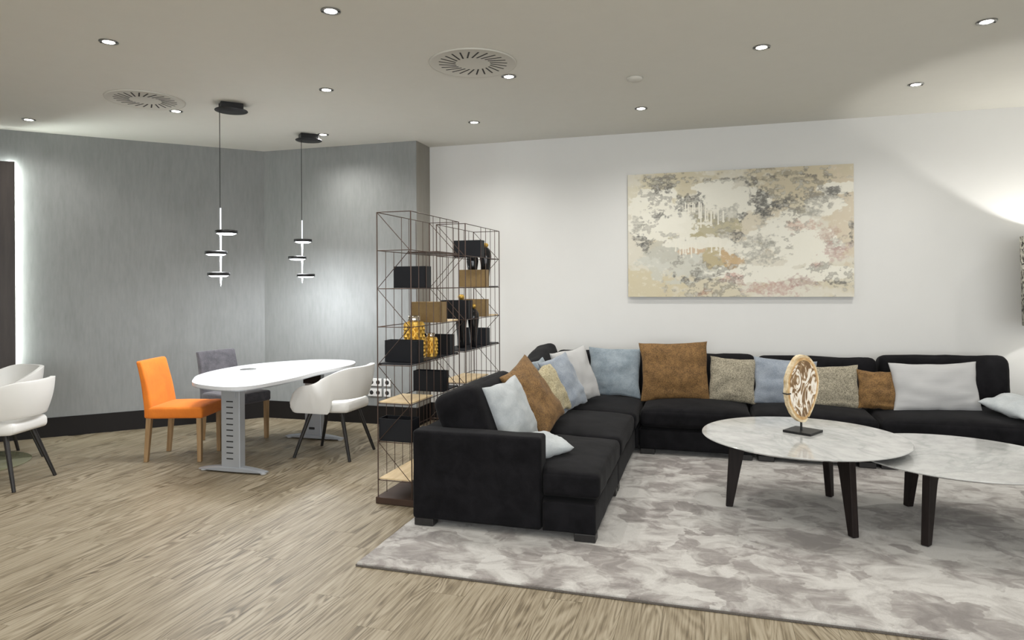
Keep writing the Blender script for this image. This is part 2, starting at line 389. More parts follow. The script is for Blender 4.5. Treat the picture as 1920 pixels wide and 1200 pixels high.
# ------------------------------------------------------------------ floor planks (frame turned 16 degrees like the sofa)
YAW = -.2854; ca, sn_ = math.cos(YAW), math.sin(YAW)
SO = Vector((-.62, 4.138))
def SW(x, y, z=0): return Vector((SO.x + x*ca - y*sn_, SO.y + x*sn_ + y*ca, z))
def WS(X, Y): dx, dy = X-SO.x, Y-SO.y; return (dx*ca + dy*sn_, -dx*sn_ + dy*ca)
def proj(p):
    return (960+1259*p[0]/p[1], 535+1259*(1.5-p[2])/p[1]) if p[1] > .1 else (-9999, -9999)
RUG = (-.235, 4.95, -.545, 2.97)   # x0,x1,y0,y1 in the rug's own frame
RY = -.2895; RO = Vector((-.840, 3.594))
RUGW, RUGD = 6.0, 3.62
def in_rug(X, Y, m=.04):
    dx, dy = X-RO.x, Y-RO.y; x = dx*math.cos(RY)+dy*math.sin(RY); y = -dx*math.sin(RY)+dy*math.cos(RY)
    return m < x < RUGW-m and m < y < RUGD-m
def halfclip(poly, a, b):
    """keep the part to the right of a->b"""
    out = []; ax_, ay = a; bx, by = b
    f = lambda p: -((bx-ax_)*(p[1]-ay) - (by-ay)*(p[0]-ax_))
    for i in range(len(poly)):
        p, q = poly[i], poly[(i+1) % len(poly)]; fp, fq = f(p), f(q)
        if fp >= 0: out.append(p)
        if fp*fq < 0: t = fp/(fp-fq); out.append((p[0]+(q[0]-p[0])*t, p[1]+(q[1]-p[1])*t))
    return out
PW, PL, G = .185, 1.30, .0006
WALLS = [(L0, C1), (C1, C2), (C3, W1), ((6.6, 5.3), (6.6, -3.8)), ((6.6, -3.8), (-7.8, -3.8)), ((-7.8, -3.8), L0)]
full = None; rest = bmesh.new(); nvis = 0; cand = []
i0, i1 = -48, 46
for i in range(i0, i1):
    x0 = -.3 + i*PW; st = random.uniform(0, PL)
    for j in range(-9, 6):
        y0 = j*PL + st
        c = SW(x0+PW/2, y0+PL/2)
        quad = [(-PW/2+G, -PL/2+G), (PW/2-G, -PL/2+G), (PW/2-G, PL/2-G), (-PW/2+G, PL/2-G)]
        wq = [SW(x0+PW/2+x, y0+PL/2+y)[:2] for x, y in quad]; n4 = 4; cl = wq
        for k, (a, b) in enumerate(WALLS):
            if k == 1 and c.x > -.6: continue
            cl = halfclip(cl, a, b)
            if len(cl) < 3: break
        if len(cl) < 3: continue
        changed = len(cl) != 4 or any((Vector(p)-Vector(q)).length > 1e-4 for p, q in zip(cl, wq))
        area = abs(sum(cl[k][0]*cl[(k+1) % len(cl)][1]-cl[(k+1) % len(cl)][0]*cl[k][1] for k in range(len(cl))))/2
        if area < .01: continue
        vis = 0
        for u in (.05, .35, .65, .95):
            for v in (.1, .9):
                P = SW(x0+PW*v, y0+PL*u); s = proj(P)
                if 0 < s[0] < 1920 and 560 < s[1] < 1200 and not in_rug(P.x, P.y): vis += 1
        cand.append((vis, c, cl, changed))
vis_c = sorted([k for k in cand if k[0]], key=lambda k: k[1].y)[:300]
ids = {id(k) for k in vis_c}
for k in cand:
    vis, c, cl, changed = k
    loc = [(Matrix.Rotation(-YAW, 3, 'Z') @ Vector((p[0]-c.x, p[1]-c.y, 0)))[:2] for p in cl]
    if id(k) in ids:
        if changed or full is None:
            bm = bmesh.new(); prism(bm, loc, -.004, 0)
            o = bobj('plank', bm, M['plank'], floor)
            if not changed: full = o.data
        else: o = link('plank', full, None, floor)
        o.location = (c.x, c.y, 0); o.rotation_euler = (0, 0, YAW)
    else: prism(rest, cl, -.004, 0)
ro = bobj('outer_planks', rest, M['plank'], floor); ro['kind'] = 'stuff'
print('planks', len(vis_c), 'of', len(cand))

# ------------------------------------------------------------------ rug
bm = softbox((RUGW, RUGD, .02), .009, 0, n=60, nz=0, seed=3, wr=.0035, wscale=9, center=(RUGW/2, RUGD/2, .012))
rug = bobj('area_rug', bm, M['rug'], None, True); rug.location = (RO.x, RO.y, 0); rug.rotation_euler = (0, 0, RY)
tag(rug, 'large pale grey mottled silky rug lying under the black sofa and marble tables', 'rug')
RT = .022
bm = bmesh.new()
for (cx, cy, sx, sy) in ((RUGW/2, .0, RUGW, .012), (0, RUGD/2, .012, RUGD)): box(bm, (cx, cy, .005), (sx, sy, .009), .002)
bobj('binding', bm, M['rug_back'], rug)

# ------------------------------------------------------------------ sectional sofa (parts in the sofa's own frame)
sofa = thing('sectional_sofa', 'large L-shaped black velvet sectional sofa standing on the pale rug', 'sofa', (SO.x, SO.y, 0), YAW)
V = M['black_velvet']
def soft(name, x0, x1, y0, y1, z0, z1, r, crown=0, seed=0, wr=.004, parent=sofa, m=V, nn=9, xf=None):
    bm = softbox((x1-x0, y1-y0, z1-z0), r, crown, nn, 4, seed, wr, center=((x0+x1)/2, (y0+y1)/2, (z0+z1)/2), xf=xf)
    return bobj(name, bm, m, parent, True)
DW, YB, YR, XE = 1.135, 2.13, 3.11, 4.44
FZ = .068; BT = .245
def notch(y1, xa=.79, xb=.822):
    """pushes the left part of a block back behind the arm, which leaves an L-shaped block"""
    def f(p, u, v, w_):
        q = Vector(p); X = q.x + notch.cx; Y = q.y + notch.cy
        k = max(0, min(1, (xb-X)/(xb-xa))); q.y += k*max(0, y1-Y); return q
    return f
soft('arm', -.0, .814, -.0, .15, FZ, .608, .02, .004, 1, .004)
notch.cx, notch.cy = DW/2, .485
bm = softbox((DW, .985, BT-FZ), .016, 0, 44, 3, 2, .003, center=(DW/2, .4925, (BT+FZ)/2), xf=notch(.158)); bobj('base', bm, V, sofa, True)
soft('base', .0, DW, .99, YB-.01, FZ, BT, .016, 0, 4, .003)
soft('base', .0, 1.16, YB, YR, FZ, BT, .016, 0, 5, .003)
soft('base', 1.17, 2.11, YB, YR, FZ, BT, .016, 0, 6, .003)
soft('base', 2.135, 3.04, YB, YR, FZ, BT, .016, 0, 7, .003)
soft('base', 3.055, XE, YB, YR, FZ, BT, .016, 0, 8, .003)
soft('back_frame', .0, .15, .158, .98, BT+.004, .60, .022, 0, 9, .004)
soft('back_frame', .0, .15, .99, YR, BT+.004, .60, .022, 0, 10, .004)
for k, (a, b) in enumerate(((.16, 1.16), (1.17, 2.11), (2.135, 3.04), (3.055, 4.22))):
    soft('back_frame', a, b, YR-.15, YR, BT+.004, .58, .022, 0, 11+k, .004)
# seat cushions: boxy fronts, domed tops
CB, CT = BT+.025, .412
notch.cx, notch.cy = .66, .468
bm = softbox((1.0, .94, CT-CB), .035, .045, 40, 3, 21, .006, center=(.66, .468, (CT+CB)/2), xf=notch(.162)); bobj('seat_cushion', bm, V, sofa, True)
soft('seat_cushion', .16, 1.16, .955, 1.885, CB, CT, .04, .055, 22, .007, nn=12)
soft('seat_cushion', .16, 1.17, 1.90, YR-.16, CB, CT, .04, .048, 23, .007, nn=12)
for k, (a, b) in enumerate(((1.18, 2.095), (2.11, 3.05), (3.065, XE))):
    soft('seat_cushion', a, b, YB-.03, YR-.16, CB, CT, .04, .052, 24+k, .007, nn=12)
# back cushions: thick, leaning back on the frames
def backc(cx, cy, length, height, rz, lean, seed, z=.42, th=.22, roll=0):
    bm = softbox((length, height, th), .07, .02, 10, 3, seed, .010, wscale=4.5)
    o = bobj('back_cushion', bm, V, sofa, True)
    for v in o.data.vertices: v.co.y += height/2
    # local x = length, local y = up, local z = outwards
    o.matrix_local = Matrix.Translation((cx, cy, z)) @ Matrix.Rotation(rz, 4, 'Z') @ Matrix.Rotation(PI/2 - lean, 4, 'X') @ Matrix.Rotation(roll, 4, 'Z')
    return o
for k, (a, b, hh) in enumerate(((.28, 1.25, .435), (1.255, 2.175, .425), (2.18, 3.195, .42), (3.205, 4.20, .455))):
    backc((a+b)/2, 2.84, b-a, hh, 0, .18, 40+k, z=.415, th=.22, roll=(.012, 0, -.004, .012)[k])
backc(.34, .60, .88, .44, PI/2, .36, 50, z=.42, th=.30)
backc(.34, 1.50, .86, .39, PI/2, .28, 51, z=.42, th=.24)
backc(.33, 2.33, .80, .47, PI/2, .24, 52, z=.42, th=.22, roll=.16)
# feet
for x, y in ((.07, .05), (1.07, .05), (.07, .93), (1.07, .93), (1.07, 1.05), (1.24, 2.18), (2.04, 2.18), (2.21, 2.18), (2.97, 2.18), (3.13, 2.18), (4.36, 2.18), (.07, 3.03), (2.04, 3.03), (2.97, 3.03), (4.36, 3.03)):
    bm = bmesh.new(); box(bm, (x, y, (RT+.003+FZ)/2), (.125, .08, FZ-RT-.003+.002), .004)
    bobj('foot', bm, M['black_wood'], sofa)

# ------------------------------------------------------------------ throw pillows
def pillow(name, label, m, size, pos, face, lean, roll=0, t=.15, seed=0, pinch=.07, bend=0, flop=0, group=None):
    """pos is the centre (sofa frame x,y and world z); face = compass angle of the front normal in the sofa frame"""
    w_, h_ = size; n = 26; bm = bmesh.new(); grids = []
    for s in (1, -1):
        g = []
        for i in range(n+1):
            row = []
            for j in range(n+1):
                u, v = -math.cos(PI*i/n), -math.cos(PI*j/n)
                x = w_/2*u*(1-pinch*(1-v*v)*u*u); y = h_/2*v*(1-pinch*(1-u*u)*v*v)
                e = max(0, (1-u*u)*(1-v*v))
                z = t/2*e**.42
                # creases: radiate from the corners and run across the lower half
                q = noise.noise(Vector((u*2.2+seed*3.7, v*2.2-seed, s*3)))*.020 + noise.noise(Vector((u*1.2+seed, v*5.5+seed*2, s*5)))*.011*(1-.5*v)
                q += noise.noise(Vector((u*6+seed, v*6, s*2+seed)))*.004
                z += q*e**.35
                z = max(z, .0015) if 0 < i < n and 0 < j < n else 0
                y -= .02*(1-v)/2*abs(noise.noise(Vector((u*2+seed, 0, 3))))
                zz = s*z + bend*(u*u) + flop*(max(0, v))**2
                x += .012*noise.noise(Vector((v*1.7, seed, 2))); y += .014*noise.noise(Vector((u*1.7, seed, 9)))
                if s == -1 and (i in (0, n) or j in (0, n)): row.append(grids[0][i][j])
                else: row.append(bm.verts.new((x, y, zz)))
            g.append(row)
        grids.append(g)
        for i in range(n):
            for j in range(n): 
                f = (g[i][j], g[i+1][j], g[i+1][j+1], g[i][j+1]); bm.faces.new(f if s == 1 else f[::-1])
    o = bobj(name, bm, m, None, True); tag(o, label, 'pillow', group)
    p = SW(pos[0], pos[1], pos[2])
    # front normal (local +z) turned to the compass angle 'face', top leaning away by 'lean'
    rz = YAW + face + PI/2
    o.matrix_world = Matrix.Translation(p) @ Matrix.Rotation(rz, 4, 'Z') @ Matrix.Rotation(PI/2-lean, 4, 'X') @ Matrix.Rotation(roll, 4, 'Z')
    return o
D = math.radians; FR = -PI/2   # row pillows face the camera side (-y)
pillow('throw_pillow', 'pale grey pillow leaning upright just behind the sofa arm', M['pale_cloth'], (.42, .43), (.49, .50, .655), D(-16), .40, D(5), .17, 1)
pillow('throw_pillow', 'big brown velvet pillow tilted on its corner on the left wing of the sofa', M['brown_velvet'], (.53, .54), (.53, .95, .69), D(-12), .55, D(15), .15, 2)
pillow('throw_pillow', 'gold flecked tweed pillow squeezed behind the tilted brown velvet pillow', M['gold_tweed'], (.40, .40), (.56, 1.38, .67), D(-12), .45, D(6), .12, 3)
pillow('throw_pillow', 'pale blue crushed velvet pillow between the gold tweed and the striped one', M['bluegrey_velvet'], (.44, .46), (.60, 1.66, .69), D(-22), .42, D(8), .13, 4)
pillow('throw_pillow', 'blue velvet pillow of which only a top corner shows behind the gold tweed', M['blue_velvet'], (.36, .38), (.42, 1.66, .69), D(-5), .3, D(0), .10, 14)
pillow('throw_pillow', 'light grey striped pillow leaning in the inner corner of the sofa', M['grey_stripe'], (.48, .48), (.62, 2.08, .70), D(-30), .36, D(4), .14, 5)
pillow('throw_pillow', 'square blue velvet pillow left of the biggest brown pillow on the back row', M['blue_velvet'], (.50, .47), (.89, 2.64, .665), FR+D(0), .22, D(-1), .15, 6)
pillow('throw_pillow', 'biggest brown velvet pillow, propped highest against the sofa back', M['brown_velvet'], (.62, .54), (1.45, 2.57, .70), FR+D(3), .16, D(2), .16, 7)
pillow('throw_pillow', 'square olive tweed pillow right beside the biggest brown pillow', M['tweed'], (.41, .41), (1.96, 2.60, .63), FR+D(2), .24, D(-3), .14, 8)
pillow('throw_pillow', 'blue grey velvet pillow partly hidden behind the wood slice sculpture', M['bluegrey_velvet'], (.53, .42), (2.40, 2.60, .625), FR, .24, D(-3), .14, 9)
pillow('throw_pillow', 'wide olive tweed pillow between the sculpture and the small brown pillow', M['tweed'], (.47, .37), (2.76, 2.53, .61), FR+D(4), .24, D(1), .12, 10)
pillow('throw_pillow', 'smallest brown velvet pillow on the right of the back row', M['brown_velvet'], (.32, .33), (3.13, 2.53, .595), FR+D(2), .24, D(-2), .13, 11)
pillow('throw_pillow', 'wide light grey striped lumbar pillow on the right of the sofa', M['grey_stripe'], (.66, .41), (3.55, 2.52, .635), FR+D(3), .22, D(2), .16, 12)
pillow('throw_pillow', 'pale grey pillow lying flat at the right end of the sofa seat', M['pale_cloth'], (.42, .36), (4.09, 2.40, .525), FR+D(20), PI/2-.22, D(20), .13, 13, pinch=.04)
pillow('throw_pillow', 'small pale grey pillow lying flat on the seat beside the sofa arm', M['pale_cloth'], (.30, .30), (.745, .31, .495), D(-60), PI/2-.12, D(20), .12, 15, pinch=.04)

# ------------------------------------------------------------------ nesting marble coffee tables
def coffee_table(label, c, ang, R, top, footr, group):
    t = thing('coffee_table', label, 'coffee table', (c[0], c[1], 0), ang, group)
    bm = bmesh.new(); th = .022
    lathe(bm, [(0, top-th), (R-.045, top-th), (R-.012, top-.011), (R-.003, top-.008), (R, top-.004), (R-.003, top), (0, top)], 96)
    bobj('tabletop', bm, M['marble'], t, False)
    ztop = top-th
    bm = bmesh.new()
    for k in range(3):     # flat Y-shaped rails under the stone
        a = 2*PI*k/3; d = Vector((math.cos(a), math.sin(a), 0)); m_ = Matrix.Rotation(a, 4, 'Z')
        v = [m_ @ Vector(p) for p in ((0, -.022, ztop), (footr-.03, -.022, ztop), (footr-.03, .022, ztop), (0, .022, ztop), (0, -.022, ztop-.04), (footr-.03, -.022, ztop-.04), (footr-.03, .022, ztop-.04), (0, .022, ztop-.04))]
        v = [bm.verts.new(p) for p in v]
        for f in ((0, 1, 2, 3), (7, 6, 5, 4), (0, 4, 5, 1), (1, 5, 6, 2), (2, 6, 7, 3), (3, 7, 4, 0)): bm.faces.new([v[i] for i in f])
    bobj('rail', bm, M['wenge'], t)
    for k in range(3):     # tapered splayed leg with a curved shoulder under the rail
        a = 2*PI*k/3; m_ = Matrix.Rotation(a, 4, 'Z'); z0 = RT+.004
        out = [(footr+.02, z0), (footr-.025, z0)]
        inner = [(footr-.095, ztop-.10), (footr-.105, ztop-.065), (footr-.13, ztop-.045), (footr-.165, ztop-.04)]
        pts = [(footr+.022, z0), (footr-.005, ztop), (footr-.165, ztop)] + inner[::-1] + [(footr-.022, z0)]
        bm = bmesh.new(); A = [bm.verts.new(m_ @ Vector((x, -.021, z))) for x, z in pts]; B = [bm.verts.new(m_ @ Vector((x, .021, z))) for x, z in pts]
        bm.faces.new(A); bm.faces.new(B[::-1]); n = len(pts)
        for i in range(n): bm.faces.new((A[i], B[i], B[(i+1) % n], A[(i+1) % n]))
        bmesh.ops.bevel(bm, geom=list(bm.edges), offset=.003, segments=1, affect='EDGES')
        bobj('leg', bm, M['wenge'], t)
    return t
def ang(c, f): return math.atan2(f[1]-c[1], f[0]-c[0])
T1 = (1.871, 4.340); T2 = (2.662, 4.023)
coffee_table('higher round white marble coffee table with dark legs carrying the wood slice sculpture', T1, -1.3286, .623, .519, .45, 'nesting marble coffee tables')
coffee_table('lower round white marble coffee table tucked under the other at the right edge', T2, -2.5078, .588, .469, .422, 'nesting marble coffee tables')

# ------------------------------------------------------------------ wood slice sculpture
sc = thing('wood_slice_sculpture', 'polished fossil wood slice mounted on a black stand on the marble table', 'sculpture', (1.915, 4.430, .519), D(0))
bbox('base', (0, 0, .0085), (.185, .185, .015), M['black_metal'], sc, .002, D(42))
bm = bmesh.new(); tube(bm, (-.01, 0, .016), (-.01, 0, .075), .007, n=12); bobj('stem', bm, M['black_metal'], sc)
outl = [(0, .0), (.026, .008), (.056, .05), (.088, .115), (.112, .19), (.121, .25), (.119, .29), (.107, .34), (.086, .385), (.056, .42), (.027, .437), (.0, .441), (-.027, .435), (-.055, .415), (-.084, .375), (-.105, .33), (-.12, .28), (-.119, .235), (-.122, .19), (-.115, .14), (-.094, .085), (-.066, .04), (-.032, .008)]
def catmull(p, k=4):
    out = []; n = len(p)
    for i in range(n):
        a, b, c, d = [Vector(p[(i+q-1) % n]) for q in range(4)]
        for s in range(k):
            t = s/k; out.append(tuple(.5*((2*b)+(c-a)*t+(2*a-5*b+4*c-d)*t*t+(3*b-a-3*c+d)*t**3)))
    return out
ol = catmull(outl, 4)
ol = [(x*(1+.025*noise.noise(Vector((x*40, y*40, 0)))), y+.004*noise.noise(Vector((x*60, y*60, 4)))) for x, y in ol]
def slab(scale, y0, y1, mt, name, par):
    bm = bmesh.new(); cx, cz = 0, .23
    A = [bm.verts.new((cx+(x-cx)*scale, y0, cz+(z-cz)*scale)) for x, z in ol]; B = [bm.verts.new((cx+(x-cx)*scale, y1, cz+(z-cz)*scale)) for x, z in ol]
    bm.faces.new(A); bm.faces.new(B[::-1]); n = len(A)
    for i in range(n): bm.faces.new((A[i], B[i], B[(i+1) % n], A[(i+1) % n]))
    return bobj(name, bm, mt, par)
sh_rot = D(14)
sl = slab(1.0, -.0215, .017, M['bark'], 'slice', sc); sl.location = (-.01, 0, .07); sl.rotation_euler = (0, 0, sh_rot)
r1 = slab(.93, -.0228, -.0219, M['bark_ring'], 'bark_ring', sl)
r2 = slab(.84, -.0240, -.0226, M['stone_face'], 'polished_face', sl)
for (a, z) in ((-.124, .19), (.040, .03)):
    bm = bmesh.new(); tube(bm, (a, .020, z), (a, -.026, z), .004, n=8); tube(bm, (a, -.025, z), (a*.78, -.026, z+.002), .004, n=8)
    bobj('claw', bm, M['black_metal'], sl)

# ------------------------------------------------------------------ painting (colours laid down on a fine grid)
def fbm(X, Y, seed, octv=5, sx=1, sy=1):
    rs = np.random.RandomState(seed); out = np.zeros_like(X); amp = 1; tot = 0
    for o_ in range(octv):
        f = 2**o_; gx, gy = X*sx*f, Y*sy*f
        N = 257; tab = rs.rand(N, N); x0 = np.floor(gx).astype(int); y0 = np.floor(gy).astype(int); fx, fy = gx-x0, gy-y0
        fx = fx*fx*(3-2*fx); fy = fy*fy*(3-2*fy)
        g = lambda a, b: tab[a % N, b % N]
        v = (g(x0, y0)*(1-fx)+g(x0+1, y0)*fx)*(1-fy)+(g(x0, y0+1)*(1-fx)+g(x0+1, y0+1)*fx)*fy
        out += v*amp; tot += amp; amp *= .58
    return out/tot
def painting():
    A = Vector((1.203, onW(1.203))); B = Vector((3.210, onW(3.210))); Wd = (B-A).length; Hh = 1.243; z0 = 1.374
    d = (B-A).normalized(); rz = math.atan2(d.y, d.x)
    p = A + wn*.016
    t = thing('painting', 'large wide abstract painting in cream, ochre, grey and black on the white wall', 'painting', (p.x, p.y, z0), rz)
    nx, ny = 500, 300
    U, Vv = np.meshgrid(np.linspace(0, 1, nx), np.linspace(0, 1, ny))   # V up
    X, Y = U*1.66, Vv
    col = np.zeros((ny, nx, 3)); S = lambda a, lo, hi: np.clip((a-lo)/(hi-lo), 0, 1)**2*(3-2*np.clip((a-lo)/(hi-lo), 0, 1))
    n1 = fbm(X, Y, 1, 5, 5, 5); n2 = fbm(X, Y, 2, 6, 14, 18); n3 = fbm(X, Y, 3, 6, 30, 40); n4 = fbm(X, Y, 4, 5, 7, 16); n5 = fbm(X, Y, 5, 6, 22, 22)
    sr = lambda r, g, b: np.array([((c/255+.055)/1.055)**2.4 if c > 10 else c/255/12.92 for c in (r, g, b)])
    base = sr(214, 208, 190)
    col[:] = base
    def lay(mask, c):
        nonlocal col
        col = col*(1-mask[..., None]) + np.array(c)*mask[..., None]
    def blob(cx, cy, rx, ry, n, thr=.0, soft=.18, rag=1.3):
        """ragged ellipse; cx,cy in fractions with cy measured from the top"""
        dd = 1-np.sqrt(((U-cx)/rx)**2 + (((1-Vv)-cy)/ry)**2)
        return S(dd + (n-.5)*rag, thr, thr+soft)
    ochre, tan = sr(196, 182, 148), sr(206, 190, 162)
    lay(S(n1, .45, .62)*.8, sr(203, 192, 160)); lay(S(n4, .5, .66)*.5, sr(216, 212, 196))
    lay(blob(.86, .10, .30, .20, n2)*.85, ochre); lay(blob(.97, .40, .10, .38, n2)*.8, tan); lay(blob(.25, .10, .20, .12, n2)*.7, sr(196, 184, 148))
    lay(blob(.06, .90, .22, .16, n2)*.8, sr(202, 188, 148)); lay(blob(.12, .25, .18, .2, n2)*.5, sr(212, 204, 172)); lay(blob(.62, .45, .16, .25, n2)*.5, sr(206, 190, 158))
    lay(blob(.27, .72, .24, .16, n2)*.75, sr(196, 198, 188)); lay(blob(.22, .62, .14, .12, n5)*.6, sr(180, 178, 164))
    lay(blob(.37, .43, .16, .09, n5)*.85, sr(172, 162, 122)); lay(blob(.29, .52, .10, .04, n5)*.8, sr(172, 160, 116))
    lay(blob(.42, .66, .09, .13, n5)*.9, sr(180, 162, 112)); lay(blob(.485, .69, .05, .10, n5)*.85, sr(196, 160, 108)); lay(blob(.31, .62, .07, .05, n5)*.7, sr(206, 170, 130))
    # creamy thick white fields
    for a in ((.13, .30, .16, .16), (.17, .43, .18, .12), (.50, .25, .16, .13), (.42, .20, .12, .10), (.80, .62, .16, .17), (.74, .45, .12, .12), (.88, .30, .08, .08), (.12, .18, .10, .07), (.40, .12, .12, .05), (.68, .52, .12, .10), (.60, .82, .22, .07), (.34, .57, .16, .05), (.85, .82, .18, .06), (.54, .63, .09, .07), (.95, .18, .10, .05)):
        lay(blob(*a, n2, soft=.10, rag=1.2)*.92, sr(230, 227, 212))
    # greys and blacks
    nf = n5*.45+n3*.55
    n6 = fbm(X, Y, 6, 6, 60, 75)
    def dark(a, c, k=.9, n=None, rag=3.4): lay(blob(*a, nf if n is None else n, thr=.05, soft=.38, rag=rag)*k*(.45+.55*S(n6, .34, .60)), c)
    g1, g2, bk = sr(132, 130, 120), sr(150, 148, 138), sr(62, 63, 63)
    for a in ((.15, .08, .09, .07), (.45, .36, .12, .08), (.34, .33, .06, .10), (.59, .58, .09, .07), (.61, .66, .10, .10), (.86, .24, .10, .10), (.80, .34, .08, .05), (.36, .83, .10, .06), (.62, .30, .05, .14), (.46, .50, .06, .05), (.93, .60, .05, .08), (.05, .45, .03, .12)): dark(a, g1, .62)
    for a in ((.27, .26, .05, .08), (.32, .24, .05, .07), (.155, .34, .045, .035), (.06, .52, .05, .06), (.09, .57, .04, .07), (.61, .25, .055, .12), (.685, .28, .06, .035), (.64, .33, .05, .05), (.16, .12, .06, .05), (.34, .86, .045, .022), (.74, .245, .035, .03), (.56, .11, .04, .04), (.93, .20, .06, .05), (.53, .37, .03, .06), (.27, .86, .025, .04), (.99, .50, .012, .12), (.22, .83, .012, .03), (.50, .52, .03, .05), (.93, .89, .07, .015)): dark(a, bk, .82)
    for a in ((.60, .07, .25, .012), (.80, .09, .15, .025), (.20, .045, .12, .015), (.72, .05, .10, .03), (.55, .08, .3, .02)): dark(a, sr(84, 82, 74), .5, n3, 3.4)
    # red and pink traces
    for a, c in (((.66, .93, .13, .07), sr(176, 120, 112)), ((.48, .84, .06, .05), sr(190, 112, 98)), ((.80, .88, .10, .06), sr(158, 118, 112)), ((.93, .66, .06, .09), sr(176, 128, 122)), ((.78, .46, .09, .05), sr(190, 142, 118)), ((.84, .75, .03, .03), sr(170, 96, 88)), ((.36, .97, .04, .03), sr(160, 92, 66)), ((.90, .52, .06, .06), sr(178, 140, 120)), ((.51, .88, .03, .04), sr(150, 90, 78))): dark(a, c, .62)
    # white drips running down
    rs = random.Random(4)
    for (xa, xb, y, ln) in ((.27, .37, .24, .12), (.22, .33, .56, .12), (.38, .44, .53, .10), (.82, .87, .56, .14), (.34, .45, .31, .10)):
        for q in range(7):
            xc = xa+(xb-xa)*(q+rs.random()*.7)/7; L_ = ln*(.4+.8*rs.random()); wdt = .0022+.0015*rs.random(); top = y+.02*rs.random()
            yy = 1-Vv; m_ = (np.abs(U-xc) < wdt)*(yy > top)*(yy < top+L_) + (((U-xc)/(wdt*1.6))**2+((yy-top-L_)/.010)**2 < 1)
            lay(np.clip(m_, 0, 1)*.95, sr(230, 226, 210))
    # fine specks
    lay(S(n3*n1, .335, .38)*.55, sr(96, 92, 84)); lay(S(n3, .62, .70)*.35, sr(232, 228, 214))
    lum = col.mean(-1, keepdims=True); col = col*.88 + lum*.12; col = col*.9 + sr(214, 211, 200)*.1; col *= .97
    # canvas: slightly raised paint relief
    rel = (n5-.5)*.0016
    verts = np.stack([U*Wd, -.036 + -rel, Vv*Hh], -1).reshape(-1, 3)
    idx = np.arange(nx*ny).reshape(ny, nx)
    f = np.stack([idx[:-1, :-1], idx[:-1, 1:], idx[1:, 1:], idx[1:, :-1]], -1).reshape(-1, 4)
    me = bpy.data.meshes.new('paint_layer'); me.vertices.add(len(verts)); me.vertices.foreach_set('co', verts.ravel())
    me.loops.add(len(f)*4); me.loops.foreach_set('vertex_index', f.ravel().astype(np.int32))
    me.polygons.add(len(f)); me.polygons.foreach_set('loop_start', np.arange(0, len(f)*4, 4, dtype=np.int32)); me.polygons.foreach_set('loop_total', np.full(len(f), 4, dtype=np.int32))
    me.update(calc_edges=True)
    ca_ = me.color_attributes.new('paint', 'FLOAT_COLOR', 'POINT')
    ca_.data.foreach_set('color', np.concatenate([col.reshape(-1, 3), np.ones((nx*ny, 1))], 1).astype(np.float32).ravel())
    m = mat('oil_paint', rough=.65); nt, b = nodes(m)
    at = nd(nt, 'ShaderNodeAttribute', attribute_name='paint'); nt.links.new(at.outputs['Color'], b.inputs['Base Color'])
    link('paint_layer', me, m, t)
    bbox('canvas', (Wd/2, -.017, Hh/2), (Wd, .034, Hh), mat('cream_canvas', (.45, .42, .34), .8), t, .002)
painting()

# ------------------------------------------------------------------ wire shelving: two units in one line
SY = -.3103; SHO = Vector((-.927, 4.623)); SWD, SLN = .256, .855
LV = [2.006-.263*k for k in range(8)][::-1]
def shelf_world(x, y): return Vector((SHO.x + x*math.cos(SY)-y*math.sin(SY), SHO.y + x*math.sin(SY)+y*math.cos(SY)))
def rod(par, a, b, r=.0036, name='rod'):
    bm = bmesh.new(); tube(bm, a, b, r, n=6); return bobj(name, bm, M['copper'], par)
def shelf_unit(label, y_off, panels):
    p = shelf_world(0, y_off)
    t = thing('wire_shelf_unit', label, 'shelf', (p.x, p.y, 0), SY, 'pair of wire shelf units')
    for x in (0, SWD):
        for y in (0, SLN): rod(t, (x, y, .045), (x, y, 2.006), .0042, 'post')
    for k, z in enumerate(LV):
        bm = bmesh.new()
        for a, b in (((0, 0), (SWD, 0)), ((SWD, 0), (SWD, SLN)), ((SWD, SLN), (0, SLN)), ((0, SLN), (0, 0))):
            tube(bm, (*a, z), (*b, z), .003, n=6)
        bobj('level_frame', bm, M['copper'], t)
    for x in (0, SWD):
        for q in range(1, 7): rod(t, (x, q*.122, .165 if q in (2, 5) else .045), (x, q*.122, 2.006 if q > 2 else 1.743), .0024, 'upright_rod')
    zz = LV[::-1]
    for y in (0, SLN):
        bm = bmesh.new(); s = 0
        for k in range(7):
            tube(bm, (0 if s == 0 else SWD-.008, y, zz[k]), (SWD-.008 if s == 0 else 0, y, zz[k+1]), .0027, n=6); s = 1-s
        bobj('zigzag_brace', bm, M['copper'], t)
    for (lv, y0, y1, m, lab) in panels:
        o = bbox('shelf_board', (SWD/2, (y0+y1)/2, LV[lv]+.0085), (SWD-.012, y1-y0, .009), M[m], t, .001)
        o['label'] = lab
    bbox('plinth', (SWD/2, SLN/2, .025), (SWD+.035, SLN+.012, .045), M['copper'], t, .003)
    return t
shelf_unit('near tall bronze wire shelf unit with zigzag end beside the sofa arm', 0,
           [(6, .46, .845, 'copper', 'bronze board'), (4, .625, .845, 'light_oak', 'pale wood board'), (3, .008, .845, 'black_box', 'black board'),
            (2, .008, .36, 'light_oak', 'pale wood board'), (0, .008, .845, 'light_oak', 'pale wood board'), (2, .645, .845, 'black_box', 'black board')])
shelf_unit('far tall bronze wire shelf unit standing nearer the white wall', .995,
           [(4, .575, .83, 'light_oak', 'pale wood board'), (3, .01, .845, 'black_box', 'black board'), (2, .01, .56, 'light_oak', 'pale wood board'), (5, .58, .845, 'black_box', 'black board')])
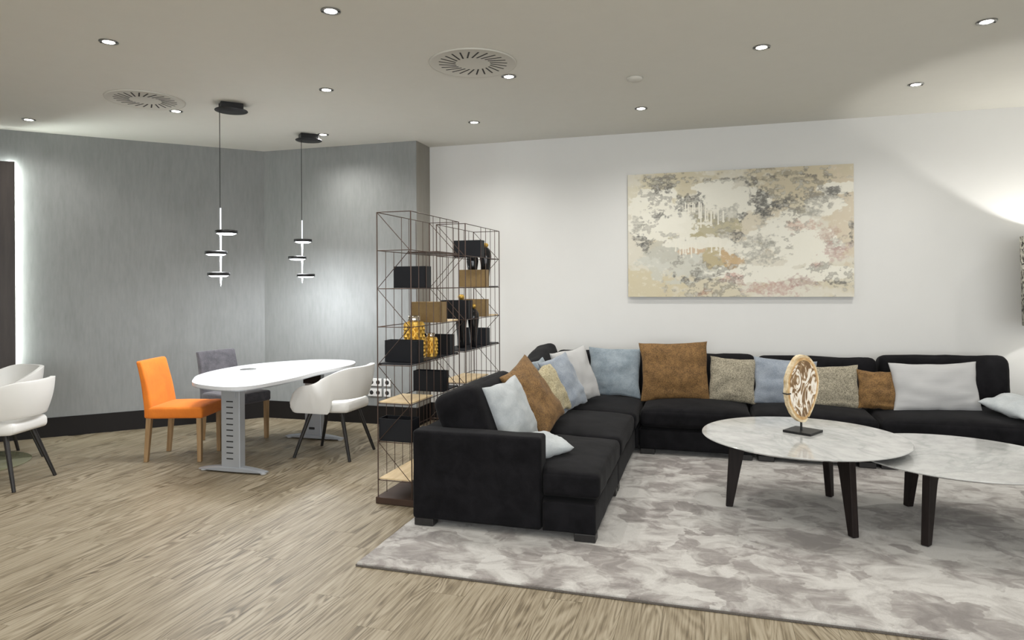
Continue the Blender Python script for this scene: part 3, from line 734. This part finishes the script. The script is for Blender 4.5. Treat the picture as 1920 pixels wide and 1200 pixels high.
def sbox(label, m, y0, y1, lv, h, group, board=False):
    """box open at the top, thin sheet walls, standing on the shelf frame or board"""
    x0, x1 = .002, .254; dy = y1-y0
    p = shelf_world((x0+x1)/2, y0+dy/2); z = LV[lv] + (.0135 if board else .0042)
    w_ = x1-x0; bm = bmesh.new(); t_ = .004
    box(bm, (0, 0, t_/2), (w_, dy, t_)); 
    for s in (-1, 1):
        box(bm, (s*(w_-t_)/2, 0, h/2), (t_, dy, h), .0008, 1); box(bm, (0, s*(dy-t_)/2, h/2), (w_, t_, h), .0008, 1)
    bx = bobj('storage_box', bm, M[m]); bx.location = (p.x, p.y, z); bx.rotation_euler = (0, 0, SY); tag(bx, label, 'box', group)
    return bx
GB, GG = 'black metal boxes on the wire shelves', 'brass metal boxes on the wire shelves'
F0 = .995
sbox('black box alone near the top of the near shelf unit', 'black_box', .235, .331, 5, .155, GB)
sbox('brass box on the near shelf unit above the gold jars', 'gold_box', .519, .62, 4, .155, GG)
sbox('black box just behind the brass box above the gold jars', 'black_box', 1.06, 1.16, 4, .155, GB)
sbox('largest black box, in front of the taller gold jar', 'black_box', .098, .199, 3, .150, GB, True)
sbox('black box behind the shorter gold jar', 'black_box', .666, .764, 3, .150, GB, True)
sbox('black box on the level below the gold jars', 'black_box', .545, .640, 2, .155, GB)
sbox('black box near the bottom of the near unit beside the sofa arm', 'black_box', .008, .13, 1, .155, GB)
sbox('black box at the very top of the far shelf unit', 'black_box', 1.362, 1.460, 6, .148, GB)
sbox('brass box near the top of the far shelf unit', 'gold_box', 1.470, 1.567, 5, .155, GG)
sbox('brass box behind the tall vases on the far shelf unit', 'gold_box', 1.465, 1.564, 4, .155, GG)
sbox('black box at the back of the board holding the tall black vases', 'black_box', 1.49, 1.587, 3, .150, GB, True)
# levels under boxes that stand on the wire frame get thin bronze cross wires
def studjar(label, x, y, R, hb, lv, group='studded gold jars'):
    p = shelf_world(x, y); t = thing('studded_jar', label, 'jar', (p.x, p.y, LV[lv]+.0135), SY, group)
    bm = bmesh.new(); nr = max(3, round(hb/.050)); ns = 10; hs = hb/nr
    lathe(bm, [(0, .001), (R*.86, .001), (R*.86, hb-.001), (R*.6, hb), (0, hb)], 24)
    bobj('body', bm, M['gold'], t)
    bm = bmesh.new(); da = 2*PI/ns     # rows of diamond pyramids, each row shifted by half
    for r_ in range(nr*2-1):
        zc = hs*(r_+1)/2
        for k in range(ns):
            a = da*(k + (.5 if r_ % 2 else 0)); P = lambda aa, z_, rr: Vector((rr*math.cos(aa), rr*math.sin(aa), z_))
            tip = bm.verts.new(P(a, zc, R*1.06)); q = [bm.verts.new(P(a-da/2, zc, R*.80)), bm.verts.new(P(a, max(.0, zc-hs/2), R*.87)), bm.verts.new(P(a+da/2, zc, R*.80)), bm.verts.new(P(a, min(hb, zc+hs/2), R*.87))]
            for i in range(4): bm.faces.new((tip, q[i], q[(i+1) % 4]))
    bobj('studs', bm, M['gold'], t)
    bm = bmesh.new(); lathe(bm, [(0, hb+.001), (R*.60, hb+.001), (R*.62, hb+.006), (R*.62, hb+R*.55), (R*.58, hb+R*.6), (0, hb+R*.6)], 32)
    bobj('lid', bm, M['chrome'], t, True)
studjar('taller gold studded jar with a mirror lid behind the largest black box', .125, .315, .076, .270, 3)
studjar('shorter gold studded jar with a mirror lid on the black board', .17, .50, .053, .145, 3)
def vase(label, x, y, lv, hh, R, seed):
    p = shelf_world(x, y); t = thing('tall_vase', label, 'vase', (p.x, p.y, LV[lv]+.0135), SY, 'tall black vases with gold necks')
    bm = bmesh.new(); prof = [(0, .001), (.55, .001), (.60, .03), (.62, .2), (.80, .45), (1.0, .68), (.95, .78), (.62, .86), (.32, .89), (.30, .90), (0, .90)]
    lathe(bm, [(r*R, z*hh) for r, z in prof], 32); bobj('body', bm, M['ceramic'], t, True)
    bm = bmesh.new(); lathe(bm, [(0, .901*hh), (.30*R, .901*hh), (.46*R, .93*hh), (.50*R, .965*hh), (.30*R, 1.0*hh), (.18*R, 1.0*hh), (0, .99*hh)], 24)
    bobj('neck', bm, M['gold'], t, True); return t
vase('taller black vase with gold neck on the black board of the far unit', .12, 1.235, 3, .455, .058, 1)
vase('shorter black vase with gold neck standing right of the taller one', .20, 1.315, 3, .37, .052, 2)
vase('black vase with gold neck behind the upper brass box', .175, 1.70, 5, .395, .055, 3)
vase('black vase left of another behind the upper brass box', .062, 1.66, 5, .33, .055, 3)

# ------------------------------------------------------------------ office table
TB = thing('office_table', 'white curved laminate office table on two silver pillar legs', 'table', (-2.1, 6.0, 0))
pts = [(-2.63, 5.53), (-2.53, 5.32), (-2.36, 5.17), (-2.16, 5.08), (-2.00, 5.13), (-1.895, 5.33), (-1.80, 5.62), (-1.735, 5.95), (-1.62, 6.25), (-1.55, 6.52), (-1.59, 6.78), (-1.74, 6.92), (-2.04, 6.96), (-2.36, 6.78), (-2.58, 6.52), (-2.70, 6.15), (-2.71, 5.80)]
op = catmull([(x+2.1, y-6.0) for x, y in pts], 6)
bm = bmesh.new(); prism(bm, op[::-1], .714, .74, .004); bobj('tabletop', bm, M['white_lam'], TB)
bm = bmesh.new(); prism(bm, [(x*.985, y*.99) for x, y in op][::-1], .705, .7135); bobj('under_panel', bm, M['silver'], TB)
bm = bmesh.new(); lathe(bm, [(0, .7405), (.07, .7405), (.07, .744), (.065, .745), (0, .745)], 32, c=(-.32, .15, 0)); g = bobj('cable_grommet', bm, M['nickel'], TB, True); g['label'] = 'round metal cable lid'
for s, (cx, cy) in enumerate(((-2.262+2.1, 5.435-6.0), (-1.945+2.1, 6.60-6.0))):
    rz = D(-15); R_ = Matrix.Rotation(rz, 4, 'Z')
    def at(x, y, z): v = R_ @ Vector((x, y, z)); return (cx+v.x, cy+v.y, z)
    bbox('pillar', at(0, 0, .37), (.175, .07, .66), M['silver'], TB, .006, rz)
    # foot: long arched bar
    bm = bmesh.new(); N = 16; rows = []
    for i in range(N+1):
        x = -.31+.62*i/N; k = 1-(abs(x)/.31)**2; zt = .022+.030*k; w2 = .032+.012*k; 
        rows.append([bm.verts.new(at(x, y_, z_)) for y_, z_ in ((-w2, .014), (-w2, zt-.008), (-w2*.6, zt), (w2*.6, zt), (w2, zt-.008), (w2, .014))])
    for i in range(N):
        for j in range(6): bm.faces.new((rows[i][j], rows[i+1][j], rows[i+1][(j+1) % 6], rows[i][(j+1) % 6]))
    bm.faces.new(rows[0]); bm.faces.new(rows[-1][::-1]); bobj('foot', bm, M['silver'], TB)
    for x in (-.28, .28):
        bm = bmesh.new(); p = at(x, 0, 0); lathe(bm, [(0, .001), (.022, .001), (.025, .004), (.020, .014), (0, .014)], 20, c=(p[0], p[1], 0)); bobj('glider', bm, M['white_plastic'], TB, True)
    bbox('pillar_cover', at(0, -.038, .64), (.10, .004, .07), M['silver'], TB, .001, rz)
    if s == 0:
        for k in range(11): bbox('slot', at(-.005, -.0365, .115+k*.046), (.062, .003, .009), M['slot'], TB, .001, rz)
    else:
        bbox('slot', at(-.01, -.0365, .11), (.06, .003, .022), M['slot'], TB, .004, rz)
        bbox('top_bracket', at(0, -.045, .62), (.19, .012, .14), M['wenge'], TB, .002, rz)
bm = bmesh.new(); tube(bm, (-.15, -.53, .69), (.14, .57, .69), .016, n=8); bobj('cross_beam', bm, M['silver'], TB)

# ------------------------------------------------------------------ parsons chairs (local +x is the way the chair faces)
def parsons(label, m, c, rz):
    t = thing('dining_chair', label, 'chair', (c[0], c[1], 0), rz, 'upholstered dining chairs')
    bm = softbox((.47, .44, .095), .018, .012, 8, 2, 3, .003, center=(.005, 0, .4225)); bobj('seat', bm, M[m], t, True)
    def xf(p, u, v, w_):
        h = max(0, (p.x+.25)/.5)     # local x used as height before standing it up
        return Vector((-.225 - .085*h**1.6 + p.z*(1-.35*h), p.y*(1-.04*h), .375+h*.49))
    bm = softbox((.5, .44, .075), .02, .0, 10, 2, 5, .003, xf=xf); bobj('backrest', bm, M[m], t, True)
    for (x, y, s) in ((.205, .19, 0), (.205, -.19, 0), (-.225, .19, 1), (-.225, -.19, 1)):
        bm = bmesh.new(); a = Matrix.Diagonal((1, 1, 1, 1)); dx = -.03 if s else 0
        top = [(x+sx*.021, y+sy*.021, .378) for sx, sy in ((-1, -1), (1, -1), (1, 1), (-1, 1))]; bot = [(x+dx+sx*.0165, y+sy*.0165, .001) for sx, sy in ((-1, -1), (1, -1), (1, 1), (-1, 1))]
        T = [bm.verts.new(p) for p in top]; B = [bm.verts.new(p) for p in bot]; bm.faces.new(T); bm.faces.new(B[::-1])
        for i in range(4): bm.faces.new((B[i], B[(i+1) % 4], T[(i+1) % 4], T[i]))
        bmesh.ops.bevel(bm, geom=list(bm.edges), offset=.002, segments=1, affect='EDGES'); bobj('leg', bm, M['leg_wood'], t)
    return t
parsons('bright orange upholstered dining chair with wooden legs in front of the table', 'orange', (-2.888, 5.948), 0)
f = D(-30)
N_ = Vector((-3.03, 6.56)); fw = Vector((math.cos(f), math.sin(f))); lf = Vector((-math.sin(f), math.cos(f)))
c_ = N_ + fw*.255 + lf*.19
parsons('dark grey upholstered dining chair half hidden behind the white table', 'grey_cloth', (c_.x, c_.y), f)

# ------------------------------------------------------------------ white tub chairs
def tub_chair(label, c, rz):
    t = thing('tub_chair', label, 'chair', (c[0], c[1], 0), rz, 'white tub armchairs')
    bm = bmesh.new(); NS, NV = 64, 9; rows = []
    half = .26; xb = -.03
    la = .27-xb; lb = PI*.5*.232; L_ = la+lb
    for i in range(NS+1):
        s = -L_ + 2*L_*i/NS; sg = 1 if s > 0 else -1; q = abs(s)       # q=0 at the middle of the back, L_ at arm front
        if q < lb: a = q/lb*PI/2; px, py = xb-.225*math.cos(a), sg*half*max(0, math.sin(a))**.85; nx_, ny_ = -math.cos(a), sg*math.sin(a)
        else: px, py = xb+(q-lb), sg*half; nx_, ny_ = 0, sg
        sm = lambda x, a_, b_: (lambda k: k*k*(3-2*k))(max(0, min(1, (x-a_)/(b_-a_))))
        zt = .80 - .155*sm(q, .12, .52); zt -= .02*sm(q, .5, L_)
        e = max(0, (q-(L_-.13))/.13); zt -= .13*(1-math.sqrt(max(0, 1-e*e)))
        zb = .405 + .125*(1-sm(q, .265, .300)) 
        e2 = max(0, (q-(L_-.06))/.06); zb += .05*(1-math.sqrt(max(0, 1-e2*e2)))
        back = 1-sm(q, .2, .5)
        row = []
        for j in range(NV+1):
            v = j/NV; z = zb+(zt-zb)*v; off = (z-.45)*(.15*back+.05) - .012*(1-back) + .012*math.sin(v*PI)
            row.append(bm.verts.new((px+nx_*off + (0.0 if q < lb else -(z-.5)*.05), py+ny_*off, z)))
        rows.append(row)
    for i in range(NS):
        for j in range(NV): bm.faces.new((rows[i][j], rows[i+1][j], rows[i+1][j+1], rows[i][j+1]))
    o = bobj('shell', bm, M['cream'], t, True)
    s_ = o.modifiers.new('thickness', 'SOLIDIFY'); s_.thickness = .034; s_.offset = 0
    b_ = o.modifiers.new('soft_edge', 'BEVEL'); b_.width = .013; b_.segments = 3; b_.limit_method = 'ANGLE'; b_.angle_limit = D(50)
    def xf(p, u, v, w_): 
        k = 1-.18*max(0, -u)**2
        return Vector((p.x, p.y*k, p.z))
    bm = softbox((.49, .475, .09), .035, .018, 8, 2, 4, .002, center=(.0, 0, .452), xf=xf); bobj('seat', bm, M['cream'], t, True)
    bbox('under_frame', (0, 0, .399), (.30, .30, .012), M['black_metal'], t, .002)
    for x in (-1, 1):
        for y in (-1, 1):
            bm = bmesh.new(); tube(bm, (x*.15, y*.14, .402), (x*.272, y*.222, .001), .019, .013, 10); bobj('leg', bm, M['black_wood'], t)
    return t
tc = tub_chair('white leather tub chair with black legs at the right of the office table', (-1.591, 6.011), D(164))
dup(tc, 'white leather tub chair nearer the camera at the left edge of the photo', (-3.926, 5.138, 0), D(180))
dup(tc, 'white leather tub chair behind another at the left edge, its inner back showing', (-4.50, 5.84, 0), D(-120))

# round glossy plate on the floor at the left edge
bm = bmesh.new(); lathe(bm, [(0, .001), (.462, .001), (.466, .004), (.462, .007), (0, .008)], 80)
fp = bobj('floor_plate', bm, M['olive_base'], None, True); fp.location = (-4.63, 5.67, 0)
tag(fp, 'round olive glossy plate lying on the floor under the white chairs at left', 'floor plate')

# ------------------------------------------------------------------ backlit panel on the left wall
wd = (Vector(C1)-Vector(L0)).normalized(); wnl = Vector((wd.y, -wd.x)); wrz = math.atan2(wd.y, wd.x)
edge = Vector((-4.875, 0)); tpar = (edge.x-L0[0])/wd.x; edge = Vector(L0)+wd*tpar
pn = thing('backlit_wall_panel', 'dark brown wall panel glowing from behind at the left edge of the photo', 'panel', (edge.x, edge.y, .723), wrz)
bbox('board', (-.75, -.086, 1.0), (1.5, .022, 2.006), M['dark_panel'], pn, .002)
bbox('spacer', (-.80, -.038, 1.0), (1.2, .070, 1.7), M['black_metal'], pn)
st = bbox('led_strip', (-.050, -.020, 1.0), (.030, .016, 1.98), M['led'], pn); st['label'] = 'glowing white light strip'

# ------------------------------------------------------------------ wall sockets
wb = (Vector(C2)-Vector(C1)).normalized(); wbz = math.atan2(wb.y, wb.x)
def socket(label, x, z, n):
    yw = C1[1] + (x-C1[0])*(C2[1]-C1[1])/(C2[0]-C1[0])
    nn = Vector((wb.y, -wb.x)); t = thing('power_socket', label, 'socket', (x+nn.x*.001, yw+nn.y*.001, z), wbz, 'white power sockets')
    pw = .082*n
    bbox('plate', (0, -.006, 0), (pw, .010, .084), M['white_plastic'], t, .003)
    for k in range(n):
        cx = (k-(n-1)/2)*.078
        bm = bmesh.new(); lathe(bm, [(0, .0014), (.021, .0014), (.023, 0)], 28)
        o = bobj('socket_well', bm, M['slot'], t, True); o.rotation_euler = (PI/2, 0, 0); o.location = (cx, -.0115, 0)
    return t
socket('upper double white power socket under the pendant by the shelves', -1.494, .452, 2)
socket('upper single white power socket seen through the wire shelf', -1.352, .452, 1)
socket('lower double white power socket below the upper double one', -1.494, .340, 2)
socket('lower single white power socket seen through the wire shelf', -1.352, .340, 1)

# ------------------------------------------------------------------ pendants
def pendant(label, canopy, rodp, z_cord, z_bot, discs):
    t = thing('pendant_lamp', label, 'lamp', (rodp[0], rodp[1], H), 0, 'slim pendant lamps')
    cx, cy = canopy[0]-rodp[0], canopy[1]-rodp[1]
    bm = bmesh.new(); lathe(bm, [(0, -.062), (.131, -.062), (.133, -.059), (.131, -.056), (0, -.056)], 48, c=(cx, cy, 0)); bobj('canopy', bm, M['black_metal'], t, True)
    bm = bmesh.new(); box(bm, (cx, cy, -.028), (.18, .13, .055), .004, rz=.5); bobj('mounting_box', bm, M['black_metal'], t)
    bm = bmesh.new(); tube(bm, (cx*.97 if False else 0, 0, -.002), (0, 0, -.028), .008, n=10); bobj('cord_anchor', bm, M['black_metal'], t)
    bm = bmesh.new(); tube(bm, (0, 0, -.02), (0, 0, z_cord-H), .0032, n=8); bobj('cord', bm, M['black_metal'], t)
    bm = bmesh.new(); tube(bm, (.003, 0, z_cord-H), (.003, 0, z_bot-H+.02), .0062, n=10); tube(bm, (.003, 0, z_bot-H+.02), (.003, 0, z_bot-H-.03), .0062, .001, 10); bobj('rod', bm, M['rod_glow'], t)
    for k, (dx, z) in enumerate(discs):
        bm = bmesh.new(); R = .090
        lathe(bm, [(.012, .0), (R-.006, .0), (R, .003), (R, .025), (R-.004, .028), (R-.012, .028), (R-.016, .012), (.012, .012)], 48, closed=True)
        o = bobj('disc', bm, M['black_metal'], t, True); o.location = (dx, 0, z-H-.004)
        bm = bmesh.new(); lathe(bm, [(0, -.011), (R-.030, -.010), (R-.012, -.0005), (0, -.0005)], 40); bobj('diffuser', bm, M['diffuser'], o)
        l = light('pendant_light', 'AREA', (dx, 0, z-H-.022), 9, (.93, .96, 1), parent=t, shape='DISK'); l.data.size = .16
    return t
pendant('left pendant lamp with three dark discs on a lit rod, hanging nearer the camera', (-2.37, 5.69), (-2.461, 5.672), 2.165, 1.534, ((.052, 1.953), (-.037, 1.778), (-.015, 1.598)))
pendant('right pendant lamp with three dark discs on a lit rod, hanging nearer the corner', (-2.067, 6.86), (-2.14, 6.849), 2.173, 1.564, ((.012, 1.956), (-.047, 1.782), (.04, 1.602)))

# ------------------------------------------------------------------ recessed downlights, vents, smoke detector
def downlight_parts(t):
    bm = bmesh.new(); lathe(bm, [(.036, -.001), (.056, -.001), (.056, -.004), (.044, -.006), (.036, -.0055)], 36, closed=True); bobj('trim_ring', bm, M['nickel'], t, True)
    bm = bmesh.new(); lathe(bm, [(0, -.0045), (.034, -.0045), (.0345, -.002), (0, -.002)], 28); bobj('lit_lens', bm, M['bulb'], t, True)
    for s in (-1, 1): bbox('clip', (s*.046, 0, -.0065), (.014, .010, .003), M['slot'], t)
LIGHTS = [(-4.438, 6.18, 'recessed spotlight nearest the glowing wall panel', .55), (-2.533, 4.232, 'bright recessed spotlight at the upper left of the ceiling', 1), (-2.947, 5.908, 'recessed spotlight at the rim of the left round vent', .8),
          (-1.010, 3.775, 'recessed spotlight closest to the top edge, left of the middle', 1), (-1.453, 5.291, 'recessed spotlight between the two round vents', 1), (-1.917, 6.853, 'recessed spotlight right beside the far pendant lamp', 1),
          (-.349, 6.372, 'recessed spotlight in front of the white wall corner', 1), (-.014, 4.979, 'recessed spotlight at the rim of the bigger looking right vent', 1), (1.145, 5.903, 'recessed spotlight above the left end of the painting', 1),
          (1.642, 4.391, 'bright recessed spotlight above the coffee tables', 1), (3.158, 5.234, 'recessed spotlight beside the lamp glow on the ceiling', 1), (2.824, 3.981, 'tilted recessed spotlight nearest the top right corner', .8)]
first = None
def spot(par, k, loc=(0, 0, -.02)):
    d = light('spot_beam', 'SPOT', loc, SPOT_W*k, (1, .975, .93), .03, par, spot_size=D(152), spot_blend=1.0); return d
for x, y, lab, k in LIGHTS:
    if first is None:
        first = thing('downlight', lab, 'ceiling light', (x, y, H), 0, 'recessed ceiling spotlights'); downlight_parts(first); r_ = first
    else:
        r_ = dup(first, lab, (x, y, H))
    r_['beam'] = k
for o in [o for o in COL.objects if o.name.startswith('downlight')]: spot(o, o['beam'])
# unseen ceiling spots added behind and beside the camera for more bounce light
for x, y in ((-5.2, 3.6), (-3.9, 2.2), (-1.6, 2.0), (.6, 2.2), (2.4, 2.0), (4.6, 3.6), (-2.7, .2), (0, 0), (2.8, 0), (5, .8), (-5.4, .6), (-1.5, -2), (1.5, -2), (4.2, -2), (-4.2, -2)):
    r_ = dup(first, 'recessed spotlight over the room behind the camera', (x, y, H))
    for ch in list(r_.children):
        if ch.type == 'LIGHT': bpy.data.objects.remove(ch)
    spot(r_, 1.0)
for i, o in enumerate([o for o in COL.objects if o.name.startswith('downlight')]):
    if 'beam' in o: del o['beam']
def vent(label, x, y, R=.33, rot=0):
    t = thing('ceiling_vent', label, 'vent', (x, y, H), rot, 'round swirl ceiling vents')
    bm = bmesh.new(); lathe(bm, [(0, -.006), (R-.02, -.006), (R-.012, -.010), (R-.002, -.009), (R, -.001), (0, -.001)], 80); bobj('face_plate', bm, M['frame_white'], t, True)
    n = 24; me = None
    for k in range(n):
        a = 2*PI*k/n; r1, r2 = R*.40, R*.78; tw = D(22)
        p1 = Vector((r1*math.cos(a), r1*math.sin(a), -.0064)); p2 = Vector((r2*math.cos(a+tw*.55), r2*math.sin(a+tw*.55), -.0064))
        mid = (p1+p2)/2; dd = p2-p1
        if me is None:
            bm = bmesh.new(); box(bm, (0, 0, 0), (dd.length, .011, .0016)); o = bobj('slot', bm, M['slot'], t); me = o.data
        else: o = link('slot', me, None, t)
        o.location = mid; o.rotation_euler = (0, 0, math.atan2(dd.y, dd.x))
    return t
vent('round white swirl vent in the ceiling, nearer and further right', -.262, 4.676, .305)
vent('round white swirl vent in the ceiling above the left dining area', -3.02, 5.55, .30, .1)
bm = bmesh.new(); lathe(bm, [(0, -.028), (.035, -.027), (.058, -.016), (.062, -.001), (0, -.001)], 40)
o = bobj('smoke_detector', bm, M['frame_white'], None, True); o.location = (.93, 5.033, H); tag(o, 'small round white smoke detector on the ceiling above the sofa', 'smoke detector')

# ------------------------------------------------------------------ floor lamp whose shade edge enters at the right
fl = thing('floor_lamp', 'floor lamp with black and white foliage print drum shade at the right edge', 'lamp', (4.544, 5.40, 0))
bm = bmesh.new(); lathe(bm, [(0, .001), (.15, .001), (.15, .012), (.14, .018), (0, .02)], 40); bobj('base', bm, M['black_metal'], fl, True)
bm = bmesh.new(); tube(bm, (0, 0, .02), (0, 0, 1.42), .011, n=16); bobj('pole', bm, M['black_metal'], fl, True)
bm = bmesh.new(); zc = 1.510; hh = .369
lathe(bm, [(.352, -hh), (.366, hh), (.363, hh), (.349, -hh)], 72, c=(0, 0, zc), closed=True); bobj('lamp_shade', bm, M['shade'], fl, True)
bm = bmesh.new()
for k in range(3): a = 2*PI*k/3+.3; tube(bm, (0, 0, 1.40), (.348*math.cos(a), .348*math.sin(a), 1.40), .003, n=6)
bobj('shade_spider', bm, M['black_metal'], fl)
bm = bmesh.new(); bmesh.ops.create_uvsphere(bm, u_segments=20, v_segments=12, radius=.045, matrix=Matrix.Translation((0, 0, 1.50))); bobj('bulb', bm, M['bulb'], fl, True)
light('lamp_light', 'POINT', (0, 0, 1.56), 42, (1, .97, .92), .03, fl)
